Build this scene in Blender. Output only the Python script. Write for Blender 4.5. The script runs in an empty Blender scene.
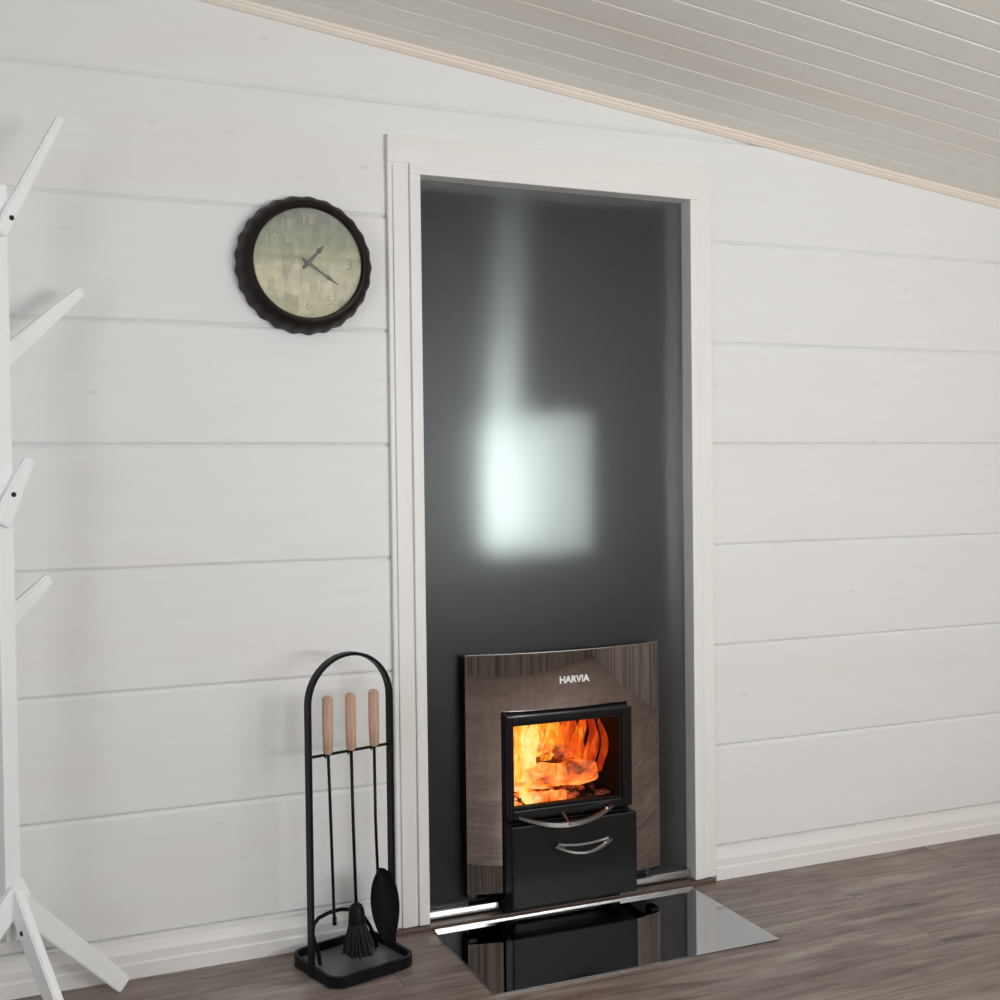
import bpy, bmesh, math, random
from mathutils import Vector, Matrix
random.seed(4)
S = bpy.context.scene
COL = S.collection
PI = math.pi

# ------------------------------------------------------------------ camera
cd = bpy.data.cameras.new('camera'); cam = bpy.data.objects.new('camera', cd); COL.objects.link(cam)
cd.sensor_width = 36; cd.lens = 1181.27 / 1000 * 36; cd.clip_start = .05
rx = Vector((0.922638, -0.385484, -0.0118798)); up = Vector((0.0189742, 0.0146049, 0.9997133)); fw = Vector((0.3852, 0.9225989, -0.0207893))
M4 = Matrix((rx, up, -fw)).transposed().to_4x4(); M4.translation = Vector((0, -2.98884, 1.21038))
cam.matrix_world = M4
S.camera = cam

# ------------------------------------------------------------------ world, lights, exposure
S.view_settings.view_transform = 'Standard'; S.view_settings.look = 'None'
S.view_settings.gamma = 1; S.view_settings.use_curve_mapping = False
S.view_settings.exposure = 0.0
w = bpy.data.worlds.new('overcast_sky'); S.world = w; w.use_nodes = True
bg = w.node_tree.nodes['Background']; bg.inputs[0].default_value = (.80, .90, 1, 1); bg.inputs[1].default_value = 1.0

def area(name, loc, rot, sx, sy, power, color):
    l = bpy.data.lights.new(name, 'AREA'); l.shape = 'RECTANGLE'; l.size = sx; l.size_y = sy
    l.energy = power; l.color = color
    o = bpy.data.objects.new(name, l); COL.objects.link(o); o.location = loc; o.rotation_euler = rot
    return o
# daylight through the window behind the camera and the one in the left wall
area('daylight_back_window', (2.35, -4.02, 1.35), (PI/2, 0, 0), 1.9, 1.1, 28, (1, .99, .98))
area('ceiling_fill_light', (2.35, -4.01, 1.15), (math.radians(135), 0, 0), 1.9, .6, 62, (1, .985, .95))  # added fill at the back window, tilted up to brighten the ceiling
area('daylight_left_window', (-1.42, -2.4, 1.35), (PI/2, 0, -PI/2), 1.5, 1.2, 20, (.86, .93, 1))
# added unseen lamp behind the glass beside the opening, brightens tank and flue
area('tank_fill_light', (.68, .17, 1.15), (math.radians(90), 0, math.radians(-49)), .08, .5, 6.6, (.94, 1, .985)).data.spread = math.radians(92)

# ------------------------------------------------------------------ node helpers
def mat(name, base=(.8, .8, .8), rough=.5, metal=0, **kw):
    m = bpy.data.materials.new(name); m.use_nodes = True
    b = m.node_tree.nodes['Principled BSDF']
    b.inputs['Base Color'].default_value = (*base, 1); b.inputs['Roughness'].default_value = rough
    b.inputs['Metallic'].default_value = metal
    for k, v in kw.items(): b.inputs[k.replace('_', ' ')].default_value = v
    return m
def N(m, t, **kw):
    n = m.node_tree.nodes.new(t)
    for k, v in kw.items():
        if k.startswith('i_'):
            n.inputs[k[2:].replace('_', ' ')].default_value = v
        else: setattr(n, k, v)
    return n
def L(m, a, ao, b, bi): m.node_tree.links.new(a.outputs[ao], b.inputs[bi])
def coords(m, scale=(1, 1, 1), rot=(0, 0, 0)):
    t = N(m, 'ShaderNodeTexCoord'); mp = N(m, 'ShaderNodeMapping'); mp.inputs['Scale'].default_value = scale
    mp.inputs['Rotation'].default_value = rot
    L(m, t, 'Object', mp, 'Vector'); return mp
def noise(m, vec, scale=5, detail=4, rough=.5, dist=0):
    n = N(m, 'ShaderNodeTexNoise'); n.inputs['Scale'].default_value = scale; n.inputs['Detail'].default_value = detail
    n.inputs['Roughness'].default_value = rough; n.inputs['Distortion'].default_value = dist
    L(m, vec, 0, n, 'Vector'); return n
def ramp(m, src, so, stops):
    r = N(m, 'ShaderNodeValToRGB'); e = r.color_ramp.elements
    while len(e) < len(stops): e.new(.5)
    for i, (p, c) in enumerate(stops):
        e[i].position = p; e[i].color = (*c, 1)
    L(m, src, so, r, 'Fac'); return r
def mix(m, fac, a, b, mode='MIX'):
    x = N(m, 'ShaderNodeMix', data_type='RGBA', blend_type=mode)
    for v, i in ((fac, 0), (a, 6), (b, 7)):
        if isinstance(v, (int, float)): x.inputs[i].default_value = v
        elif isinstance(v, tuple) and not hasattr(v[0], 'outputs'): x.inputs[i].default_value = (*v, 1)
        else: m.node_tree.links.new(v[0].outputs[v[1]], x.inputs[i])
    return x
def bump(m, src, so, strength=.2, dist=.002):
    b = N(m, 'ShaderNodeBump'); b.inputs['Strength'].default_value = strength; b.inputs['Distance'].default_value = dist
    L(m, src, so, b, 'Height'); L(m, b, 'Normal', m.node_tree.nodes['Principled BSDF'], 'Normal')
def out(m, n, o): L(m, n, o, m.node_tree.nodes['Principled BSDF'], 'Base Color')

def painted_wood(name, base, warm, scale, amount=.5, rough=.55, knots=True):
    """translucent white paint over softwood: faint stretched grain, a few knots"""
    m = mat(name, base, rough)
    c = coords(m, scale); n = noise(m, c, 3.2, 6, .6, .6)
    r = ramp(m, n, 'Fac', [(.30, tuple(x * .965 for x in base)), (.72, base)])
    c2 = coords(m, tuple(.22 * s for s in scale)); n2 = noise(m, c2, 2.2, 3, .55, .3)
    r2 = ramp(m, n2, 'Fac', [(.50, (0, 0, 0)), (.68, (1, 1, 1))])
    ml = N(m, 'ShaderNodeMath', operation='MULTIPLY'); ml.inputs[1].default_value = amount; L(m, r2, 'Color', ml, 0)
    x = mix(m, (ml, 0), (r, 'Color'), warm)
    last = (x, 2)
    if knots:
        ck = coords(m, tuple(s ** .45 for s in scale))
        v = N(m, 'ShaderNodeTexVoronoi'); v.inputs['Scale'].default_value = 4.2; L(m, ck, 0, v, 'Vector')
        rk = ramp(m, v, 'Distance', [(.03, (1, 1, 1)), (.085, (0, 0, 0))])
        mk = N(m, 'ShaderNodeMath', operation='MULTIPLY'); mk.inputs[1].default_value = .30; L(m, rk, 'Color', mk, 0)
        y = mix(m, (mk, 0), last, tuple(a * .72 for a in warm)); last = (y, 2)
    out(m, *last); bump(m, n, 'Fac', .10, .001)
    return m

WALL = painted_wood('white_glazed_log', (.835, .838, .838), (.80, .755, .735), (1.2, 8, 9), .45)
TRIM_V = painted_wood('white_glazed_casing_upright', (.86, .85, .835), (.83, .765, .735), (12, 12, 1.2), .5, .45, False)
TRIM_H = painted_wood('white_glazed_casing_header', (.86, .85, .835), (.84, .76, .73), (1.2, 12, 12), .6, .45)
BASEB = painted_wood('white_glazed_skirting', (.84, .83, .82), (.80, .74, .72), (1.2, 12, 12), .4, .45, False)
CEIL = painted_wood('greyed_ceiling_panelling', (.89, .875, .82), (.86, .78, .71), (1.0, 9, 9), .7, .55)
PINE = painted_wood('bare_pine_moulding', (.86, .79, .71), (.84, .70, .62), (2.0, 20, 20), .8, .5, False)
RACKW = mat('white_lacquered_wood', (.94, .96, .97), .35)
BLACK = mat('black_powder_coat', (.006, .0065, .0075), .40, Specular_IOR_Level=.16)
SOOT = mat('cast_iron', (.005, .005, .005), .6, Specular_IOR_Level=.15)
FRAMEB = mat('black_door_enamel', (.006, .006, .006), .30, Specular_IOR_Level=.22)
GREYPAN = mat('dark_grey_tray_steel', (.15, .155, .158), .42, .3)
CHROME = mat('bright_steel', (.52, .51, .50), .24, 1)
DULLST = mat('dull_steel', (.30, .30, .30), .35, 1)
THRESH = mat('dark_brown_threshold_wood', (.10, .062, .048), .45)
SCREW = mat('dark_screw', (.03, .03, .03), .4, .6)
HEARTH = mat('dark_polished_steel', (.46, .47, .48), .025, 1)
BRISTLE = mat('black_bristle', (.012, .012, .012), .8)

def brushed(name, base, rough, sc):
    m = mat(name, base, rough, 1); c = coords(m, sc); n = noise(m, c, 6, 4, .6)
    r = ramp(m, n, 'Fac', [(.3, tuple(.86 * b for b in base)), (.7, base)]); out(m, r, 'Color')
    return m
COLLAR = brushed('polished_stainless_collar', (.58, .54, .52), .03, (30, 1, 1))
TANKM = mat('satin_stainless', (.88, .91, .90), .45, .1)

def handle_wood():
    m = mat('oiled_beech', (.55, .36, .24), .45); c = coords(m, (18, 18, 3)); n = noise(m, c, 4, 5, .6, .8)
    r = ramp(m, n, 'Fac', [(.3, (.42, .25, .17)), (.7, (.68, .47, .35))]); out(m, r, 'Color'); return m
BEECH = handle_wood()

def floor_mat():
    m = mat('grey_brown_plank_floor', (.2, .17, .15), .42)
    t = N(m, 'ShaderNodeTexCoord')
    br = N(m, 'ShaderNodeTexBrick'); br.offset = .37; br.squash = 1
    br.inputs['Scale'].default_value = 1; br.inputs['Brick Width'].default_value = 1.35; br.inputs['Row Height'].default_value = .165
    br.inputs['Mortar Size'].default_value = .0011; br.inputs['Mortar Smooth'].default_value = .3
    br.inputs['Color1'].default_value = (.0, .0, .0, 1); br.inputs['Color2'].default_value = (1, 1, 1, 1); br.inputs['Mortar'].default_value = (.5, .5, .5, 1)
    L(m, t, 'Object', br, 'Vector')
    # shift the grain from plank to plank
    sc = N(m, 'ShaderNodeVectorMath', operation='MULTIPLY_ADD'); L(m, br, 'Color', sc, 0); sc.inputs[1].default_value = (7, 3, 5); L(m, t, 'Object', sc, 2)
    mp = N(m, 'ShaderNodeMapping'); mp.inputs['Scale'].default_value = (1.3, 11, 1); L(m, sc, 0, mp, 'Vector')
    n = noise(m, mp, 2.4, 7, .62, .9)
    mp2 = N(m, 'ShaderNodeMapping'); mp2.inputs['Scale'].default_value = (1.6, 5, 1); L(m, sc, 0, mp2, 'Vector')
    n2 = noise(m, mp2, 1.9, 3, .5, .4)
    mp3 = N(m, 'ShaderNodeMapping'); mp3.inputs['Scale'].default_value = (6, 90, 1); L(m, sc, 0, mp3, 'Vector')
    n3 = noise(m, mp3, 3, 3, .6)
    r = ramp(m, n, 'Fac', [(.28, (.115, .083, .070)), (.44, (.25, .202, .178)), (.58, (.34, .288, .255)), (.75, (.45, .405, .365))])
    r2 = ramp(m, n2, 'Fac', [(.32, (.72, .68, .66)), (.62, (1.0, 1.0, 1.0))])
    x = mix(m, 1.0, (r, 'Color'), (r2, 'Color'), 'MULTIPLY')
    r3 = ramp(m, n3, 'Fac', [(.3, (.84, .83, .82)), (.6, (1, 1, 1))])
    x3 = mix(m, 1.0, (x, 2), (r3, 'Color'), 'MULTIPLY')
    # per-plank tone
    r4 = ramp(m, br, 'Color', [(0, (.90, .86, .84)), (1, (1.08, 1.08, 1.08))])
    x4 = mix(m, 1.0, (x3, 2), (r4, 'Color'), 'MULTIPLY')
    x5 = mix(m, (br, 'Fac'), (x4, 2), (.045, .035, .03))
    # knots
    mpk = N(m, 'ShaderNodeMapping'); mpk.inputs['Scale'].default_value = (1.6, 5, 1); L(m, t, 'Object', mpk, 'Vector')
    v = N(m, 'ShaderNodeTexVoronoi'); v.inputs['Scale'].default_value = 1.9; L(m, mpk, 0, v, 'Vector')
    rk = ramp(m, v, 'Distance', [(.02, (.8, .8, .8)), (.14, (0, 0, 0))])
    x6 = mix(m, (rk, 'Color'), (x5, 2), (.06, .045, .04))
    out(m, x6, 2); bump(m, n, 'Fac', .12, .001)
    return m
FLOOR = floor_mat()
BROWNWALL = mat('brown_stained_boards', (.2, .16, .13), .6)
_c = coords(BROWNWALL, (9, 9, .4)); _n = noise(BROWNWALL, _c, 2, 4, .6); _r = ramp(BROWNWALL, _n, 'Fac', [(.38, (.12, .09, .075)), (.62, (.36, .32, .29))]); out(BROWNWALL, _r, 'Color')

# ------------------------------------------------------------------ mesh helpers
def link(name, bm, m, parent=None, smooth=False, loc=None):
    me = bpy.data.meshes.new(name); bmesh.ops.recalc_face_normals(bm, faces=bm.faces[:])
    bm.to_mesh(me); bm.free()
    for mm in (m if isinstance(m, (list, tuple)) else [m]): me.materials.append(mm)
    if smooth:
        for p in me.polygons: p.use_smooth = True
        if smooth is not True: me.set_sharp_from_angle(angle=math.radians(smooth))
    o = bpy.data.objects.new(name, me); COL.objects.link(o)
    if loc: o.location = loc
    if parent: o.parent = parent
    return o
def BM(): return bmesh.new()
def box(bm, x0, x1, y0, y1, z0, z1, bev=0, mtx=None):
    r = bmesh.ops.create_cube(bm, size=1)
    vs = r['verts']
    for v in vs: v.co = Vector(((x0+x1)/2 + v.co.x*(x1-x0), (y0+y1)/2 + v.co.y*(y1-y0), (z0+z1)/2 + v.co.z*(z1-z0)))
    if mtx: bmesh.ops.transform(bm, matrix=mtx, verts=vs)
    if bev:
        es = list({e for v in vs for e in v.link_edges})
        bmesh.ops.bevel(bm, geom=es, offset=bev, segments=2, affect='EDGES', profile=.6)
def sweep(bm, pts, section, closed=False, side=None):
    """sweep a 2D section [(a,b)] along pts; a goes along `side` (fixed vector) when given"""
    pts = [Vector(p) for p in pts]; n = len(pts); rings = []
    pu = None
    for i, p in enumerate(pts):
        if closed: t = pts[(i+1) % n] - pts[i-1]
        else: t = pts[min(i+1, n-1)] - pts[max(i-1, 0)]
        t.normalize()
        if side is not None: u = Vector(side) - t * t.dot(Vector(side)); u.normalize()
        else:
            if pu is None: pu = Vector((0, 0, 1)) if abs(t.z) < .9 else Vector((1, 0, 0))
            u = pu - t * t.dot(pu); u.normalize(); pu = u
        v = t.cross(u)
        sec = section(i / max(1, n-1)) if callable(section) else section
        rings.append([bm.verts.new(p + u*a + v*b) for a, b in sec])
    k = len(rings[0])
    for i in range(n if closed else n-1):
        A, B = rings[i], rings[(i+1) % n]
        for j in range(k): bm.faces.new((A[j], A[(j+1) % k], B[(j+1) % k], B[j]))
    if not closed: bm.faces.new(rings[0][::-1]); bm.faces.new(rings[-1])
def circ(r, n=12): return [(r*math.cos(2*PI*i/n), r*math.sin(2*PI*i/n)) for i in range(n)]
def rect(a, b): return [(-a/2, -b/2), (a/2, -b/2), (a/2, b/2), (-a/2, b/2)]
def tube(bm, pts, r, n=12, closed=False): sweep(bm, pts, circ(r, n), closed)
def lathe(bm, prof, seg=32, axis='Z', c=(0, 0, 0), mod=None):
    """profile [(r,h)] turned about an axis; mod(angle, i) scales the radius"""
    rings = []
    for i, (r, h) in enumerate(prof):
        ring = []
        for j in range(seg):
            a = 2*PI*j/seg; rr = r * (mod(a, i) if mod else 1)
            x, y = rr*math.cos(a), rr*math.sin(a)
            p = (x, y, h) if axis == 'Z' else (x, h, y)
            ring.append(bm.verts.new(Vector(c) + Vector(p)))
        rings.append(ring)
    for A, B in zip(rings, rings[1:]):
        for j in range(seg): bm.faces.new((A[j], A[(j+1) % seg], B[(j+1) % seg], B[j]))
    bm.faces.new(rings[0][::-1]); bm.faces.new(rings[-1])
def extrude(bm, poly, d, place):
    """closed polygon of (a,b) extruded from d[0] to d[1]; place(a,b,d)->xyz"""
    A = [bm.verts.new(place(a, b, d[0])) for a, b in poly]; B = [bm.verts.new(place(a, b, d[1])) for a, b in poly]
    k = len(poly)
    for j in range(k): bm.faces.new((A[j], A[(j+1) % k], B[(j+1) % k], B[j]))
    bm.faces.new(A[::-1]); bm.faces.new(B)
def cyl(bm, p0, p1, r, n=20):
    tube(bm, [p0, p1], r, n)
def tag(o, label, cat, group=None, kind=None):
    o['label'] = label; o['category'] = cat
    if group: o['group'] = group
    if kind: o['kind'] = kind
    return o
def struct(name, bm, m, smooth=False):
    o = link(name, bm, m, None, smooth); o['kind'] = 'structure'; return o
def empty(name, loc, label, cat, group=None, rz=0):
    o = bpy.data.objects.new(name, None); COL.objects.link(o); o.location = loc; o.rotation_euler = (0, 0, rz)
    o.empty_display_size = .1
    return tag(o, label, cat, group)

# ------------------------------------------------------------------ room
XL, XR, YB = -1.30, 4.10, -3.90          # left, right and back wall
SL = -.12109                             # ceiling falls to the right
def czw(x): return 2.373 + SL * (x - .585)   # underside of the pine moulding
def cz(x): return czw(x) + .024              # panelling
SP, Z8 = .30, .0945                      # log course height, lowest joint
OX0, OX1, OZ = 1.018, 1.852, 2.010       # opening

def log_wall(bm, x0, x1, zlo, zhi, y0=0.0, thick=.13):
    k = -1
    while True:
        a, b = Z8 + k*SP, Z8 + (k+1)*SP
        if a >= zhi: break
        a2, b2 = max(a, zlo), min(b, zhi)
        if b2 > a2 + 1e-4:
            g, dpt = .0085, .0075
            poly = [(y0+thick, a2)]
            if a2 == a: poly += [(y0+dpt, a2), (y0+dpt*.25, a2+g*.55), (y0, a2+g)]
            else: poly += [(y0, a2)]
            if b2 == b: poly += [(y0, b2-g), (y0+dpt*.25, b2-g*.55), (y0+dpt, b2)]
            else: poly += [(y0, b2)]
            poly += [(y0+thick, b2)]
            extrude(bm, poly, (x0, x1), lambda p, q, d: (d, p, q))
        k += 1
bm = BM()
log_wall(bm, XL, OX0, 0, 2.75); log_wall(bm, OX1, XR, 0, 2.75); log_wall(bm, OX0, OX1, OZ, 2.75)
nrm = Vector((-SL, 0, 1)).normalized()
bmesh.ops.bisect_plane(bm, geom=bm.verts[:]+bm.edges[:]+bm.faces[:], plane_co=(0, 0, cz(0)), plane_no=nrm, clear_outer=True)
struct('wall_back', bm, WALL)

bm = BM(); box(bm, XL-.1, XR+.1, YB-.1, 2.0, -.05, 0); struct('floor', bm, FLOOR)

# ceiling: boards running along the slope, V joints between them
bm = BM(); PW, ph = .1068, -.4220
y = ph - PW*45
while y < .0:
    ya, yb = max(y, YB), min(y+PW, 0.0)
    if yb > ya + .004:
        g = .0065
        poly = [(ya, .05), (ya, .0070), (ya+.010, 0), (yb-.001, 0), (yb, .001), (yb, .05)]
        extrude(bm, poly, (XL, XR), lambda p, q, d: (d, p, cz(d)+q))
    y += PW
struct('ceiling', bm, CEIL)
bm = BM(); extrude(bm, [(XL, cz(XL)+.052), (XR, cz(XR)+.052), (XR, cz(XR)+.10), (XL, cz(XL)+.10)], (YB-.1, .13), lambda p, q, d: (p, d, q)); struct('trim_1', bm, CEIL)

# bare pine moulding under the panelling
bm = BM(); ex = [(-.0005, 0), (-.006, 0), (-.015, .009), (-.017, .014), (-.021, .015), (-.021, .0238), (-.0005, .0238)]
extrude(bm, ex, (XL, XR), lambda p, q, d: (d, p, czw(d)+q)); struct('trim_2', bm, PINE)

# skirting with a stepped, hollowed face
SK = [(0, 0), (-.020, 0), (-.020, .034), (-.017, .040), (-.017, .060), (-.012, .072), (-.008, .084), (-.007, .093), (0, .095)]
for nm, a, b in (('baseboard_left', XL, .932), ('baseboard_right', 1.921, XR)):
    bm = BM(); extrude(bm, SK, (a, b), lambda p, q, d: (d, p, q)); struct(nm, bm, BASEB)

# other walls (with the daylight openings)
def wall_x(name, x0, x1, win):
    (ya, yb, za, zb) = win; bm = BM()
    zt = cz((x0+x1)/2) - .004
    for a, b, c, d in ((YB, ya, 0, zt), (yb, 0, 0, zt), (ya, yb, 0, za), (ya, yb, zb, zt)):
        if b > a: box(bm, x0, x1, a, b, c, d)
    struct(name, bm, WALL)
wall_x('wall_left', XL-.1, XL, (-3.15, -1.65, .75, 1.95))
bm = BM(); box(bm, XR, XR+.1, YB, 0, 0, cz(XR)-.004); struct('wall_right', bm, BROWNWALL)
bm = BM()
for a, b, c, d in ((XL, 1.30, 0, 1.9), (3.40, XR, 0, 1.9), (1.30, 3.40, 0, .75)): box(bm, a, b, YB-.1, YB, c, d)
extrude(bm, [(XL, 1.9), (1.30, 1.9), (1.30, 1.95), (3.40, 1.95), (3.40, 1.9), (XR, 1.9), (XR, cz(XR)), (XL, cz(XL))], (YB-.1, YB), lambda p, q, d: (p, d, q))
struct('wall_front', bm, BROWNWALL)
def window(name, place, w_, h_, bars):
    bm = BM(); f = .06
    def bx(u0, u1, v0, v1, d0=.02, d1=.07):
        c = [place(u, v, d) for u in (u0, u1) for v in (v0, v1) for d in (d0, d1)]
        xs, ys, zs = zip(*c); box(bm, min(xs), max(xs), min(ys), max(ys), min(zs), max(zs))
    bx(0, f, 0, h_); bx(w_-f, w_, 0, h_); bx(f, w_-f, 0, f); bx(f, w_-f, h_-f, h_)
    for k in range(1, bars): bx(w_*k/bars-f/2, w_*k/bars+f/2, f, h_-f)
    struct(name, bm, RACKW)
window('window_1', lambda u, v, d: (1.30+u, YB-d, .75+v), 2.1, 1.2, 2)
window('window_2', lambda u, v, d: (XL-d, -3.15+u, .75+v), 1.5, 1.2, 2)

# ------------------------------------------------------------------ casing round the opening
def casing_profile(bm, a0, a1, b0, b1, vert):
    pass
CF = -.022
bm = BM()                                                   # left upright: outer band, groove, inner band
box(bm, .934, 1.020, CF+.006, -.0005, .0135, 2.035, .002)
box(bm, .946, .988, CF, CF+.008, .0135, 2.028, .003)
box(bm, .992, 1.022, CF-.002, .125, .0135, 2.006, .003)
struct('trim_3', bm, TRIM_V)
bm = BM()
box(bm, 1.850, 1.921, CF+.004, -.0005, .0135, 2.035, .002)
box(bm, 1.848, 1.880, CF-.002, .125, .0135, 2.006, .003)
struct('trim_4', bm, TRIM_V)
bm = BM()
box(bm, .934, 1.921, CF+.003, -.0005, 2.034, 2.106, .002)
box(bm, .992, 1.880, CF-.002, .125, 2.006, 2.036, .003)
struct('trim_5', bm, TRIM_H)
bm = BM(); box(bm, .925, 1.908, -.036, .0, .0, .0125, .002); struct('trim_6', bm, THRESH)

# ------------------------------------------------------------------ sauna room behind the glass
DARKT = mat('dark_grey_sauna_wall', (.045, .05, .052), .6)
bm = BM(); box(bm, .55, 2.9, 1.55, 1.65, 0, 2.4); struct('wall_sauna', bm, DARKT)
bm = BM(); box(bm, .50, .60, .131, 1.55, 0, 2.4); struct('wall_sauna_left', bm, DARKT)
bm = BM(); box(bm, 2.9, 3.0, .131, 1.65, 0, 2.4); struct('wall_sauna_right', bm, DARKT)
bm = BM(); box(bm, .5, 3.0, .131, 1.65, 2.3, 2.35); struct('ceiling_sauna', bm, DARKT)

# ------------------------------------------------------------------ glass screen of the opening
FROST = mat('frosted_smoked_glass', (.66, .70, .70), .41, 0, Transmission_Weight=1.0, IOR=1.36)
bm = BM()
poly = [(1.023, .034), (1.150, .034), (1.150, .700), (1.715, .700), (1.715, .034), (1.847, .034), (1.847, 2.004), (1.023, 2.004)]
extrude(bm, poly, (.026, .034), lambda p, q, d: (p, d, q))
gl = link('glass_screen', bm, FROST)
tag(gl, 'tall frosted smoke-grey glass screen filling the white-cased opening above the stove', 'glass screen')
bm = BM()
extrude(bm, [(.000, .018), (.046, .018), (.046, .040), (.036, .040), (.036, .024), (.024, .024), (.024, .038), (.003, .038), (.000, .035)], (1.024, 1.846), lambda p, q, d: (d, p, q))
rl = link('bottom_rail', bm, CHROME)
tag(rl, 'bright steel channel rail under the frosted glass screen', 'rail')

# ------------------------------------------------------------------ hearth plate
e = empty('hearth_plate', (1.42, -.25, 0), 'dark mirror-polished metal hearth plate lying on the plank floor', 'hearth plate')
bm = BM(); box(bm, 1.025-1.42, 1.822-1.42, -.467+.25, -.050+.25, .0005, .004, .0008); link('plate', bm, HEARTH, e)
bm = BM(); box(bm, 1.025-1.42, 1.822-1.42, -.050+.25, -.0455+.25, .0005, .008, .001); link('raised_lip', bm, CHROME, e)

# ------------------------------------------------------------------ stove
SX, SY = 1.41, 0.0
stove = empty('wood_stove', (SX, SY, 0), 'black wood-burning stove set through the glass screen with mirror steel collar', 'stove')
def sp(name, bm, m, parent=None, smooth=False): # stove part: geometry given in room coordinates
    bmesh.ops.translate(bm, vec=(-SX, -SY, 0), verts=bm.verts[:])
    return link(name, bm, m, parent or stove, smooth)
# collar
cx, hw = 1.434, .300
def cy_(x): t = (x-cx)/hw; return -.012 - .045*(1 - t*t)
bm = BM()
def sheet(x0, x1, z0, z1, n):
    top, bot, topb, botb = [], [], [], []
    for i in range(n+1):
        x = x0 + (x1-x0)*i/n; y = cy_(x)
        top.append(bm.verts.new((x, y, z1))); bot.append(bm.verts.new((x, y, z0)))
        topb.append(bm.verts.new((x, y+.003, z1))); botb.append(bm.verts.new((x, y+.003, z0)))
    for i in range(n):
        bm.faces.new((bot[i], bot[i+1], top[i+1], top[i])); bm.faces.new((topb[i], topb[i+1], botb[i+1], botb[i]))
        bm.faces.new((top[i], top[i+1], topb[i+1], topb[i])); bm.faces.new((botb[i], botb[i+1], bot[i+1], bot[i]))
    for k in (0, n): bm.faces.new((bot[k], top[k], topb[k], botb[k]))
sheet(cx-hw, cx+hw, .566, .722, 32); sheet(cx-hw, 1.2278, .072, .5658, 10); sheet(1.612, cx+hw, .072, .5658, 10)
bmesh.ops.remove_doubles(bm, verts=bm.verts[:], dist=.0003)
collar = sp('collar', bm, COLLAR, None, 35); collar['label'] = 'bowed mirror-polished stainless collar'
bm = BM()                                                        # top hem of the collar
sweep(bm, [(x, cy_(x)+.001, .7235) for x in [cx-hw+2*hw*i/32 for i in range(33)]], circ(.0022, 8)); sp('collar_hem', bm, CHROME, None, 40)
bm = BM()                                                        # black spacer behind the collar
box(bm, 1.137, 1.160, -.009, .0255, .060, .715); box(bm, 1.706, 1.730, -.009, .0255, .060, .715); box(bm, 1.160, 1.706, -.009, .0255, .690, .715)
sp('mounting_frame', bm, BLACK)
# firebox shell: open to the front
FX0, FX1, FZ0, FZ1, FY0, FY1 = 1.238, 1.580, .296, .552, -.060, .33
bm = BM()
box(bm, 1.229, FX0, FY0, FY1+.02, .27, .562); box(bm, FX1, 1.604, FY0, FY1+.02, .27, .562)
box(bm, FX0, FX1, FY0, FY1+.02, FZ1, .562); box(bm, FX0, FX1, FY0, FY1+.02, .272, FZ0); box(bm, FX0, FX1, FY1, FY1+.02, FZ0, FZ1)
sp('firebox', bm, SOOT)
bm = BM()                                                        # heater body in the sauna
box(bm, 1.15, 1.72, .352, .66, .10, .80, .01); box(bm, 1.15, 1.205, .05, .352, .10, .80); box(bm, 1.605, 1.72, .05, .352, .10, .80); box(bm, 1.205, 1.605, .05, .352, .60, .80)
for x_ in (1.18, 1.64):
    box(bm, x_, x_+.05, .56, .61, 0, .10)
sp('heater_body', bm, SOOT)
# door
door_bm = BM()
D0, D1 = -.086, -.062
for a, b, c, d in ((1.229, 1.240, .283, .560), (1.574, 1.604, .283, .560), (1.240, 1.574, .541, .560), (1.240, 1.574, .283, .306)):
    box(door_bm, a, b, D0, D1, c, d, .003)
door = sp('door', door_bm, FRAMEB)
bm = BM()
for a, b, c, d in ((1.240, 1.246, .306, .541), (1.567, 1.574, .306, .541), (1.246, 1.567, .534, .541), (1.246, 1.567, .306, .313)):
    box(bm, a, b, D0+.006, D1+.006, c, d, .001)
sp('door_gasket', bm, SOOT, door)
bm = BM(); box(bm, 1.2405, 1.5735, -.076, -.072, .3065, .5405)
PANE = mat('stove_glass', (1, .97, .94), .0, 0, Transmission_Weight=1.0, IOR=1.12)
sp('door_glass', bm, PANE, door)
def smile(x0, x1, zt, zb, y, bulge, n=20):
    r = []
    for i in range(n+1):
        t = i/n; s = 1-(2*t-1)**2
        r.append((x0+(x1-x0)*t, y-bulge*s, zt-(zt-zb)*s))
    return r
bm = BM()
sweep(bm, smile(1.250, 1.532, .293, .266, -.100, .030), lambda t: [(a*(.45+.55*(1-(2*t-1)**2)), b) for a, b in rect(.012, .010)], side=(0, 0, 1))
cyl(bm, (1.385, -.088, .288), (1.385, -.136, .266), .0045, 10); cyl(bm, (1.262, -.088, .290), (1.262, -.108, .288), .004, 10); cyl(bm, (1.512, -.088, .290), (1.512, -.108, .288), .004, 10)
sp('door_handle', bm, CHROME, door, 40)['label'] = 'curved chrome door handle'
# ash drawer
bm = BM()
box(bm, 1.229, 1.610, -.100, -.071, .042, .268, .005)
drawer = sp('ash_drawer', bm, mat('black_drawer_steel', (.007, .007, .0072), .42, Specular_IOR_Level=.2))
bm = BM()
sweep(bm, smile(1.352, 1.522, .205, .183, -.112, .016), rect(.006, .008), side=(0, 0, 1))
cyl(bm, (1.375, -.104, .201), (1.375, -.118, .197), .0035, 10); cyl(bm, (1.500, -.104, .201), (1.500, -.118, .197), .0035, 10)
sp('drawer_handle', bm, CHROME, drawer, 40)['label'] = 'curved chrome drawer handle'
bm = BM(); sweep(bm, smile(1.362, 1.515, .208, .200, -.107, .001), rect(.006, .004), side=(0, 0, 1)); sp('air_slot', bm, DULLST, drawer)
bm = BM(); box(bm, 1.232, 1.606, -.070, .05, .0405, .268, .003); sp('plinth', bm, drawer.data.materials[0])
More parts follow.
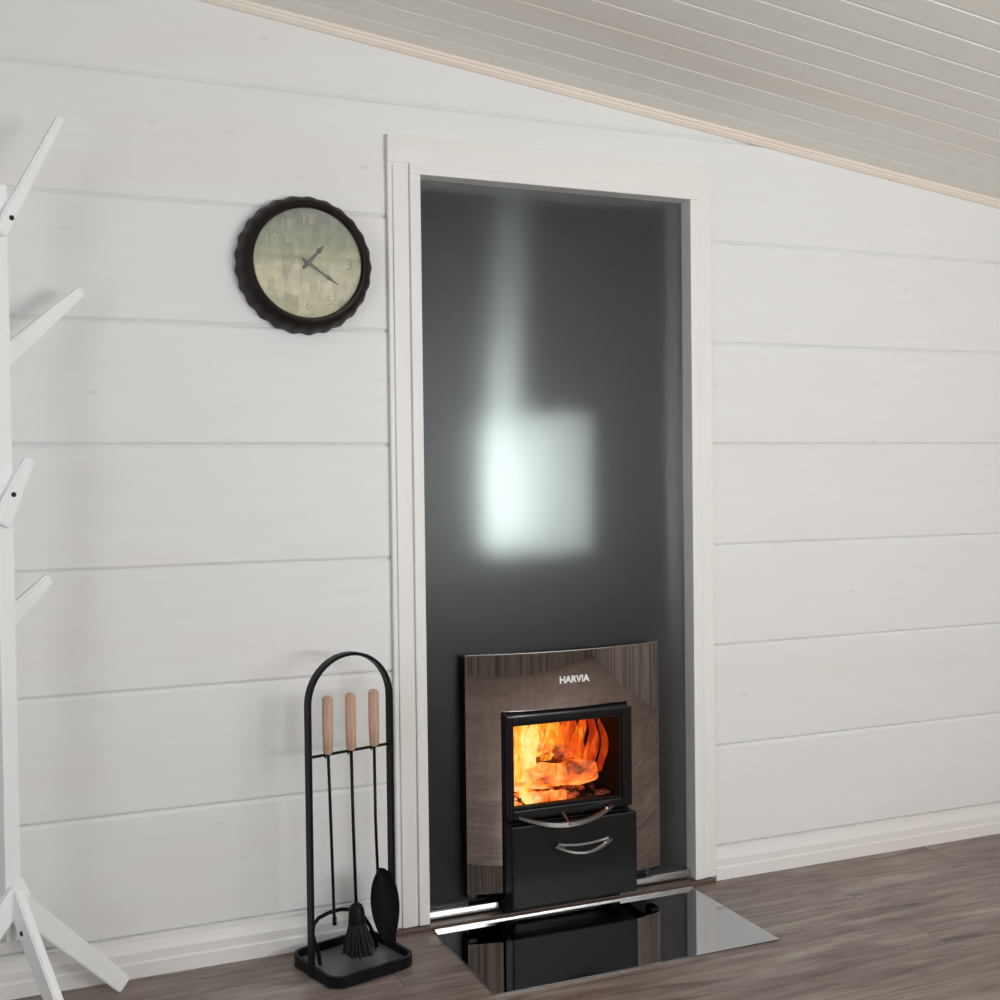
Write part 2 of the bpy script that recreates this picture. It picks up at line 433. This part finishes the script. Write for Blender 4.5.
for x_ in (1.235, 1.560):
    for ya_, yb_, h_ in ((-.034, -.006, .0405), (.30, .33, .10)):
        bm = BM(); box(bm, x_, x_+.03, ya_, yb_, .0125 if ya_ < 0 else 0, h_); sp('foot', bm, SOOT)
# maker's name on the collar
def text_mesh(body, size, m, ext=.0006, name='lettering', align='CENTER', offset=0):
    c = bpy.data.curves.new('txt', 'FONT'); c.body = body; c.size = size; c.extrude = ext; c.offset = offset; c.align_x = align; c.align_y = 'CENTER'; c.resolution_u = 3
    o = bpy.data.objects.new('txt', c); COL.objects.link(o); bpy.context.view_layer.update()
    me = bpy.data.meshes.new_from_object(o.evaluated_get(bpy.context.evaluated_depsgraph_get()))
    bpy.data.objects.remove(o); bpy.data.curves.remove(c)
    me.materials.clear(); me.materials.append(m); me.name = name
    ob = bpy.data.objects.new(name, me); COL.objects.link(ob); return ob
BADGE = mat('white_badge_enamel', (.93, .93, .93), .3)
t = text_mesh('HARVIA', .026, BADGE, offset=.0008); t.name = 'lettering'; t.parent = collar; t.rotation_euler = (PI/2, 0, 0); t.location = (1.440-SX, -.0585, .644)

# flue pipe and water tank in the sauna, seen blurred through the frosted glass
bm = BM(); lathe(bm, [(.052, 1.405), (.052, 2.28)], 32, 'Z', (1.455, .42, 0)); fl = sp('flue_pipe', bm, TANKM, None, 40)
bm = BM(); lathe(bm, [(.052, .80), (.052, .964)], 32, 'Z', (1.455, .42, 0)); sp('flue_collar', bm, SOOT, None, 40)
bm = BM(); box(bm, -.172, .172, -.075, .075, .965, 1.404, .035, Matrix.Translation((1.550, .408, 0)) @ Matrix.Rotation(math.radians(-30), 4, 'Z'))
tk = link('water_tank', bm, TANKM, None, 40); tag(tk, 'pale satin steel water tank on the flue, blurred behind the frosted glass', 'water tank')

# ------------------------------------------------------------------ fire
def bark_mat(name, seed, glow):
    m = mat(name, (.10, .05, .03), .85)
    c = coords(m, (5, 14, 14)); c.inputs['Location'].default_value = (seed, seed*2, 0); n = noise(m, c, 3, 5, .6, .8)
    r = ramp(m, n, 'Fac', [(.35, (.03, .012, .006)), (.62, (.25, .12, .06))]); out(m, r, 'Color')
    c2 = coords(m, (7, 7, 7)); c2.inputs['Location'].default_value = (seed*3, 0, seed); n2 = noise(m, c2, 2.2, 5, .65, 1.0)
    t_ = N(m, 'ShaderNodeTexCoord'); sx_ = N(m, 'ShaderNodeSeparateXYZ'); L(m, t_, 'Object', sx_, 0)
    a = N(m, 'ShaderNodeMath', operation='MULTIPLY_ADD'); L(m, sx_, 'X', a, 0); a.inputs[1].default_value = -1.2; a.inputs[2].default_value = glow
    b = N(m, 'ShaderNodeMath', operation='ADD'); L(m, a, 0, b, 0); L(m, n2, 'Fac', b, 1)
    re = ramp(m, b, 0, [(.42, (0, 0, 0)), (.54, (.30, .025, .002)), (.64, (1, .16, .012)), (.74, (1, .36, .06)), (.86, (1, .66, .30))])
    P = m.node_tree.nodes['Principled BSDF']; L(m, re, 'Color', P, 'Emission Color'); P.inputs['Emission Strength'].default_value = 1.05
    return m
def log_piece(name, p0, p1, r, seed, label, glow):
    d = Vector(p1)-Vector(p0); ln = d.length; bm = BM(); rnd = random.Random(seed)
    base = [(r*(.85+.3*rnd.random())*math.cos(a), r*(.8+.25*rnd.random())*math.sin(a)) for a in [2*PI*i/9 for i in range(9)]]
    pts = []; n = 10
    rings = []
    for i in range(n+1):
        x = -ln/2 + ln*i/n; k = 1 + .10*math.sin(i*1.7+seed) - (.12 if i in (0, n) else 0)
        rings.append([bm.verts.new((x, a*k+rnd.uniform(-.002, .002), b*k+rnd.uniform(-.002, .002))) for a, b in base])
    for A, B in zip(rings, rings[1:]):
        for j in range(9): bm.faces.new((A[j], A[(j+1) % 9], B[(j+1) % 9], B[j]))
    bm.faces.new(rings[0][::-1]); bm.faces.new(rings[-1])
    o = link(name, bm, bark_mat('burning_bark_%d' % seed, seed, glow), None, 50)
    o.rotation_mode = 'QUATERNION'; o.rotation_quaternion = Vector((1, 0, 0)).rotation_difference(d); o.location = (Vector(p0)+Vector(p1))/2
    return tag(o, label, 'firewood', 'firewood in the stove')
log_piece('firewood_log', (1.285, .060, .353), (1.530, -.005, .370), .038, 1, 'lowest front log glowing pale orange behind the stove glass', .20)
log_piece('firewood_log', (1.330, .140, .350), (1.560, .130, .352), .036, 2, 'rear dark log in the stove fire', -.05)
log_piece('firewood_log', (1.345, .075, .455), (1.515, .060, .405), .032, 3, 'upper log slanting down to the right in the flames', .08)
log_piece('firewood_log', (1.300, -.020, .318), (1.420, -.030, .316), .018, 4, 'small half-burnt stick on the embers at the front left', .22)

def flame_mat():
    m = bpy.data.materials.new('flame'); m.use_nodes = True; nt = m.node_tree; nt.nodes.clear()
    o = N(m, 'ShaderNodeOutputMaterial'); e_ = N(m, 'ShaderNodeEmission'); tr = N(m, 'ShaderNodeBsdfTransparent'); mx = N(m, 'ShaderNodeMixShader')
    c = coords(m, (16, 16, 6)); n = noise(m, c, 1.6, 4, .6, 1.2)
    t_ = N(m, 'ShaderNodeTexCoord'); sx_ = N(m, 'ShaderNodeSeparateXYZ'); L(m, t_, 'Object', sx_, 0)
    # hotter to the left of the fire, cooler to the right and at the tips
    o1 = N(m, 'ShaderNodeMath', operation='ADD'); L(m, sx_, 'X', o1, 0); o1.inputs[1].default_value = .088
    o2 = N(m, 'ShaderNodeMath', operation='ABSOLUTE'); L(m, o1, 0, o2, 0)
    a = N(m, 'ShaderNodeMath', operation='MULTIPLY_ADD'); L(m, o2, 0, a, 0); a.inputs[1].default_value = -2.5; a.inputs[2].default_value = .20
    b = N(m, 'ShaderNodeMath', operation='ADD'); L(m, a, 0, b, 0); L(m, n, 'Fac', b, 1)
    z = N(m, 'ShaderNodeMath', operation='MULTIPLY_ADD'); L(m, sx_, 'Z', z, 0); z.inputs[1].default_value = -.35; L(m, b, 0, z, 2)
    r = ramp(m, z, 0, [(.18, (.30, .02, .003)), (.36, (.85, .10, .008)), (.50, (1, .27, .02)), (.62, (1, .60, .07)), (.78, (1, .88, .35))])
    L(m, r, 'Color', e_, 'Color'); e_.inputs['Strength'].default_value = 1.15
    c2 = coords(m, (20, 20, 7)); n2 = noise(m, c2, 2.0, 3, .5, .8); n2.inputs['Scale'].default_value = 2.3
    ra = ramp(m, n2, 'Fac', [(.36, (.12, .12, .12)), (.56, (.95, .95, .95))])
    L(m, ra, 'Color', mx, 0); L(m, tr, 0, mx, 1); L(m, e_, 0, mx, 2); L(m, mx, 0, o, 'Surface')
    return m
bm = BM(); rnd = random.Random(9)
def tongue(x, y, z, h, r, lean):
    n, k = 9, 10; rings = []
    for i in range(n):
        t = i/(n-1); rr = r*(math.sin(PI*min(1, .18+t*.82))**.8)*(1-.25*t)+.0008
        ox = lean*t*t + .010*math.sin(t*6+x*40); 
        rings.append([bm.verts.new((x+ox+rr*math.cos(2*PI*j/k), y+rr*.5*math.sin(2*PI*j/k), z+h*t)) for j in range(k)])
    for A, B in zip(rings, rings[1:]):
        for j in range(k): bm.faces.new((A[j], A[(j+1) % k], B[(j+1) % k], B[j]))
    bm.faces.new(rings[0][::-1]); bm.faces.new(rings[-1])
FCX = 1.42
for (x, y, z, h, r, l) in ((1.262, -.01, .33, .20, .012, .0), (1.290, .00, .36, .18, .018, .005), (1.315, .02, .39, .15, .026, .0), (1.345, .03, .39, .16, .028, .008), (1.375, .04, .42, .13, .026, .0),
                           (1.405, .05, .40, .14, .026, .01), (1.435, .05, .41, .13, .030, .0), (1.465, .03, .41, .13, .026, -.006), (1.495, .02, .40, .145, .022, .0), (1.520, .00, .38, .16, .018, -.004), (1.543, -.02, .37, .16, .013, .0), (1.535, .03, .36, .17, .020, .0),
                           (1.300, .10, .33, .22, .045, .0), (1.37, .14, .33, .22, .05, .0), (1.44, .16, .33, .22, .05, .0), (1.51, .15, .33, .21, .045, .0),
                           (1.30, -.035, .305, .07, .016, .01), (1.27, .22, .31, .22, .05, .0), (1.36, .25, .31, .24, .06, .0), (1.46, .27, .31, .24, .06, .0), (1.54, .26, .31, .23, .045, .0)):
    h = min(h, .549 - z); tongue(x-FCX, y, z-.42, h, r, l)
fl_ = link('flames', bm, flame_mat(), None, True, (FCX, 0, .42))
tag(fl_, 'orange and yellow flames rising over the logs behind the stove door glass', 'fire', None, 'stuff')
bm = BM()
for i in range(150):
    x = rnd.uniform(1.25, 1.57); y = rnd.uniform(-.03, .28); r = rnd.uniform(.006, .014)
    q = bmesh.ops.create_icosphere(bm, subdivisions=1, radius=r)
    for v in q['verts']: v.co = Vector((v.co.x*rnd.uniform(.9, 1.4)+x-FCX, v.co.y+y, v.co.z*.7+.298+r*.5-.42))
em = link('embers', bm, bark_mat('embers', 7, .05), None, False, (FCX, 0, .42))
tag(em, 'bed of glowing embers and ash under the burning logs', 'embers', None, 'stuff')

# ------------------------------------------------------------------ clock
KX, KZ = .711, 1.751
clock = empty('wall_clock', (KX, 0, KZ), 'round bottle-cap wall clock with dark crimped rim and vintage cream and green face', 'clock')
RIM = mat('dark_brown_cap_metal', (.012, .007, .006), .45, Specular_IOR_Level=.22)
bm = BM()
NF = 25
def flute(a, i):
    amp = {0: .026, 1: .026, 2: .024, 3: .018, 4: .010}.get(i, 0)
    return 1 + amp*(.5*math.cos(NF*a) + .5 - .35)
prof = [(.169, -.001), (.174, -.004), (.173, -.014), (.169, -.034), (.163, -.050), (.156, -.058), (.150, -.063), (.142, -.064), (.138, -.058), (.1375, -.048)]
lathe(bm, prof, 252, 'Y', (0, 0, 0), flute)
link('rim', bm, RIM, clock, 50)
def face_mat():
    m = mat('vintage_clock_print', (.55, .53, .38), .6)
    c = coords(m, (1, 1, 1)); sx_ = N(m, 'ShaderNodeSeparateXYZ'); L(m, c, 0, sx_, 0)
    g = ramp(m, sx_, 'Z', [(0, (.56, .52, .36)), (.03, (.36, .38, .27))])
    mr = N(m, 'ShaderNodeMapRange'); mr.inputs[1].default_value = -.09; mr.inputs[2].default_value = .11; L(m, sx_, 'Z', mr, 0)
    g = ramp(m, mr, 0, [(0, (.74, .70, .54)), (.42, (.70, .67, .52)), (.52, (.50, .50, .36)), (.56, (.56, .55, .40)), (.66, (.44, .46, .35)), (.8, (.40, .42, .35)), (1, (.36, .38, .34))])
    c2 = coords(m, (34, 1, 13)); v = N(m, 'ShaderNodeTexVoronoi'); v.distance = 'CHEBYCHEV'; v.inputs['Scale'].default_value = 1; L(m, c2, 0, v, 'Vector')
    rv = ramp(m, v, 'Color', [(.2, (.78, .78, .74)), (.8, (1.12, 1.10, 1.02))])
    x = mix(m, .75, (g, 'Color'), (rv, 'Color'), 'MULTIPLY')
    c3 = coords(m, (9, 9, 9)); n = noise(m, c3, 3, 5, .6); rn = ramp(m, n, 'Fac', [(.3, (.80, .84, .80)), (.7, (1.1, 1.1, 1.05))])
    y_ = mix(m, 1.0, (x, 2), (rn, 'Color'), 'MULTIPLY'); out(m, y_, 2); return m
bm = BM(); lathe(bm, [(.139, -.047), (.139, -.049)], 96, 'Y'); face = link('dial', bm, face_mat(), clock); face['label'] = 'faded cream and green printed dial'
NUM1 = mat('faded_olive_print', (.32, .33, .23), .6); NUM2 = mat('faded_pink_print', (.56, .47, .42), .6); NUM3 = mat('faded_tan_print', (.56, .52, .37), .6)
for h_ in range(1, 13):
    a = PI/2 - h_*PI/6; r = .108
    t = text_mesh(str(h_), .036, NUM2 if h_ == 12 else NUM3 if h_ > 3 else NUM1, .0002, 'numeral'); t.parent = clock
    t.rotation_euler = (PI/2, 0, 0); t.location = (r*math.cos(a), -.0495, r*math.sin(a))
HAND = mat('dark_grey_hand', (.13, .14, .13), .5)
def hand(name, ang, ln, w_, y):
    a = math.radians(90-ang); d = Vector((math.cos(a), 0, math.sin(a))); s_ = Vector((-d.z, 0, d.x)); bm = BM()
    P_ = [(-.02, w_*.5), (0, w_*.8), (ln*.55, w_*.45), (ln*.68, w_*1.1), (ln*.80, w_*.5), (ln, .0008)]
    poly = [(p, q) for p, q in P_] + [(p, -q) for p, q in P_[::-1]]
    extrude(bm, poly, (y, y-.001), lambda p, q, dd: tuple(d*p+s_*q+Vector((0, dd, 0))))
    return link(name, bm, HAND, clock)
hand('hour_hand', 42, .062, .007, -.0510); hand('minute_hand', 124, .092, .005, -.0525)
bm = BM(); lathe(bm, [(.007, -.049), (.007, -.054), (.004, -.055)], 20, 'Y'); link('hand_hub', bm, HAND, clock)
bm = BM(); lathe(bm, [(.1385, -.0570), (.1385, -.0578)], 64, 'Y')
link('cover_glass', bm, mat('clock_glass', (1, 1, 1), .02, 0, Transmission_Weight=1.0, IOR=1.25), clock)

# ------------------------------------------------------------------ fireplace tool stand
TX, TY, TH = .772, -.158, math.radians(16)
st = empty('tool_stand', (TX, TY, 0), 'black metal arched fireplace tool stand on the floor left of the opening', 'tool stand', None, TH)
HW, AZ = .117, .775
bm = BM()
pts = [(-HW, 0, .004), (-HW, 0, .25), (-HW, 0, AZ-HW)] + [(-HW*math.cos(PI*i/24), 0, AZ-HW+HW*math.sin(PI*i/24)) for i in range(1, 24)] + [(HW, 0, AZ-HW), (HW, 0, .25), (HW, 0, .004)]
sweep(bm, pts, rect(.022, .008), side=(0, 1, 0)); link('arch', bm, BLACK, st, 30)
def rrect(hx, hy, r, n=8):
    o = []
    for cxx, cyy, a0 in ((hx-r, hy-r, 0), (-hx+r, hy-r, PI/2), (-hx+r, -hy+r, PI), (hx-r, -hy+r, 3*PI/2)):
        for i in range(n+1):
            a = a0 + PI/2*i/n; o.append((cxx+r*math.cos(a), cyy+r*math.sin(a)))
    return o
tray = BM(); extrude(tray, rrect(.112, .105, .035), (.006, .010), lambda a, b, d: (a, b, d)); tr = link('tray', tray, GREYPAN, st)
bm = BM(); sweep(bm, [(a, b, .017) for a, b in rrect(.116, .109, .038)], [(-.013, -.004), (.013, -.004), (.013, .004), (-.013, .004)], closed=True, side=(0, 0, 1)); link('rim', bm, BLACK, tr, 30)
for a in (-1, 1):
    for b in (-1, 1):
        bm = BM(); cyl(bm, (a*.085, b*.078, 0), (a*.085, b*.078, .006), .012, 12); link('foot_pad', bm, BLACK, tr)
BZ = .535
bm = BM(); sweep(bm, [(-HW, -.002, BZ), (HW, -.002, BZ)], rect(.006, .006), side=(0, 0, 1))
link('crossbar', bm, BLACK, st)
bm = BM()
hp = [(-.074, .034, .009), (-.080, .032, .045), (-.090, .034, .075), (-.092, .038, .092), (-.084, .045, .108), (-.066, .052, .118), (-.035, .057, .122), (0, .058, .122), (.035, .057, .114), (.062, .053, .095), (.080, .046, .062), (.090, .040, .030), (.092, .036, .009)]
tube(bm, hp, .005, 10); link('rest_hoop', bm, BLACK, st, True)

def tool(name, label, u, zo, build, tilt=0):
    e = empty(name, (TX+u*math.cos(TH), TY+u*math.sin(TH), 0), label, 'fireplace tool', 'fireplace tools on the stand', TH)
    yo = -.013
    bm = BM(); lathe(bm, [(.0085, BZ+.004+zo), (.0125, BZ+.010+zo), (.0134, BZ+.06+zo), (.0134, BZ+.125+zo), (.0130, BZ+.140+zo), (.008, BZ+.145+zo)], 20, 'Z', (0, yo, 0))
    link('handle', bm, BEECH, e, 40)['label'] = 'turned light wood handle'
    bm = BM(); tube(bm, [(0, yo, BZ+.003+zo), (0, yo+.016, BZ-.006+zo), (0, yo+.012, BZ-.008+zo)], .0022, 8); link('hook', bm, BLACK, e)
    build(e, yo, zo); return e
def poker(e, yo, zo):
    bm = BM(); tube(bm, [(0, yo, BZ+.01+zo), (.004, yo, .40), (.010, yo, .145), (.011, yo, .135)], .0038, 10); cyl(bm, (.011, yo, .137), (.0113, yo, .118), .0055, 12); link('rod', bm, BLACK, e, True)
def brush(e, yo, zo):
    bm = BM(); tube(bm, [(0, yo, BZ+.01+zo), (.003, yo, .35), (.008, yo, .15)], .0040, 10); link('rod', bm, BLACK, e, True)
    bm = BM(); lathe(bm, [(.006, .158), (.014, .152), (.019, .140), (.021, .115), (.021, .108)], 20, 'Z', (.009, yo, 0)); link('brush_head', bm, BLACK, e, 40)
    bm = BM(); rb = random.Random(3)
    for i in range(340):
        a = rb.uniform(0, 2*PI); r = .019*math.sqrt(rb.random()); x0, y0 = r*math.cos(a), r*math.sin(a)
        k = rb.uniform(1.3, 2.3); z1 = rb.uniform(.024, .052)
        p0 = Vector((.009+x0, yo+y0, .110)); p1 = Vector((.014+x0*k, yo+y0*k, z1))
        s_ = Vector((.0013, 0, 0)); s2 = Vector((0, .0013, 0))
        q = [bm.verts.new(p) for p in (p0-s_-s2, p0+s_-s2, p0+s_+s2, p0-s_+s2, p1-s_-s2, p1+s_-s2, p1+s_+s2, p1-s_+s2)]
        for f in ((0, 1, 5, 4), (1, 2, 6, 5), (2, 3, 7, 6), (3, 0, 4, 7), (4, 5, 6, 7)): bm.faces.new([q[j] for j in f])
    b_ = link('bristles', bm, BRISTLE, e); b_['kind'] = 'stuff'
def shovel(e, yo, zo):
    bm = BM(); tube(bm, [(0, yo, BZ+.01+zo), (.001, yo, .35), (.004, yo-.002, .215)], .0038, 10); link('rod', bm, BLACK, e, True)
    bm = BM()                                    # long scoop with raised sides
    n, k = 18, 9; A = []; B = []
    for i in range(n+1):
        t = i/n; z = .232 - .205*t; hw_ = .041*(math.sin(PI*(.035+.93*t**.85))**.70)
        ra, rb_ = [], []
        for j in range(k):
            s_ = -1 + 2*j/(k-1); x = s_*hw_; y = -.013*s_*s_*(1-.4*t) - .0
            c_ = Vector((.006 + x*.94 + t*.030, yo-.006-x*.12+y+t*.012, z))
            ra.append(bm.verts.new(c_)); rb_.append(bm.verts.new(c_+Vector((0, .0022, 0))))
        A.append(ra); B.append(rb_)
    for i in range(n):
        for j in range(k-1):
            bm.faces.new((A[i][j], A[i][j+1], A[i+1][j+1], A[i+1][j])); bm.faces.new((B[i][j], B[i+1][j], B[i+1][j+1], B[i][j+1]))
        for j in (0, k-1): bm.faces.new((A[i][j], A[i+1][j], B[i+1][j], B[i][j]))
    for i in (0, n):
        for j in range(k-1): bm.faces.new((A[i][j], A[i][j+1], B[i][j+1], B[i][j]))
    link('scoop', bm, BLACK, e, 50)
tool('fire_poker', 'leftmost hanging tool, a thin black poker with light wood handle', -.070, 0, poker)
tool('hearth_brush', 'middle hanging tool, a black bristle brush with light wood handle', -.005, 0, brush)
tool('ash_shovel', 'rightmost hanging tool, a black oval shovel with light wood handle', .062, 0, shovel)

# ------------------------------------------------------------------ coat rack
RX, RY, RA = -.011, -.24, math.radians(29)
rack = empty('coat_rack', (RX, RY, 0), 'white wooden tree coat rack with slanted arms standing at the left edge', 'coat rack', None, RA)
PWD = .018
bm = BM(); box(bm, -PWD, PWD, -PWD, PWD, .22, 1.842, .003); link('pole', bm, RACKW, rack)
def bar(name, face, d, p0, p1, w0, w1, th=.018, screw=None, offs=None):
    """flat tapered bar lying on a face of the pole. face: outward normal, d: horizontal direction in that face; p=(along d, z)"""
    f = Vector((*face, 0)); dd = Vector((*d, 0)); off = f*(PWD + th/2 + .0003 if offs is None else offs)
    a, b = Vector(p0), Vector(p1); t = (b-a).normalized(); s_ = Vector((-t.y, t.x))
    poly = [a-s_*w0/2, b-s_*w1/2, b+s_*w1/2, a+s_*w0/2]
    bm = BM(); extrude(bm, [tuple(p) for p in poly], (-th/2, th/2), lambda u, v, w_: tuple(off + dd*u + Vector((0, 0, v)) + f*w_))
    bmesh.ops.bevel(bm, geom=bm.edges[:], offset=.003, segments=2, affect='EDGES')
    o = link(name, bm, RACKW, rack)
    if screw:
        bm = BM(); c = off + dd*screw[0] + Vector((0, 0, screw[1])) + f*(th/2)
        cyl(bm, c - f*.002, c + f*.0015, .0055, 14); link('screw', bm, SCREW, o)
    return o
# legs, pinwheel round the pole
LR = .29
X, Y_ = (1, 0), (0, 1); nX, nY = (-1, 0), (0, -1)
bar('leg', (0, 1), X, (-.010, .330), (.296, .012), .050, .040)
bar('leg', nX, nY, (.022, .322), (.262, .012), .052, .042, .020, (.066, .252), .001)
bar('leg', (0, -1), nX, (-.010, .330), (.283, .012), .050, .040)
bar('leg', X, Y_, (-.010, .330), (.200, .100), .050, .040)
# arms
bar('arm', nY, X, (-.008, 1.735), (.140, 2.012), .030, .016, .018, (.016, 1.770))
bar('arm', (0, 1), X, (-.012, 1.445), (.218, 1.645), .046, .022)
bar('arm', nY, X, (-.020, 1.120), (.050, 1.258), .046, .022, .018, (.008, 1.182))
bar('arm', (0, 1), X, (-.012, .880), (.123, .992), .046, .024)
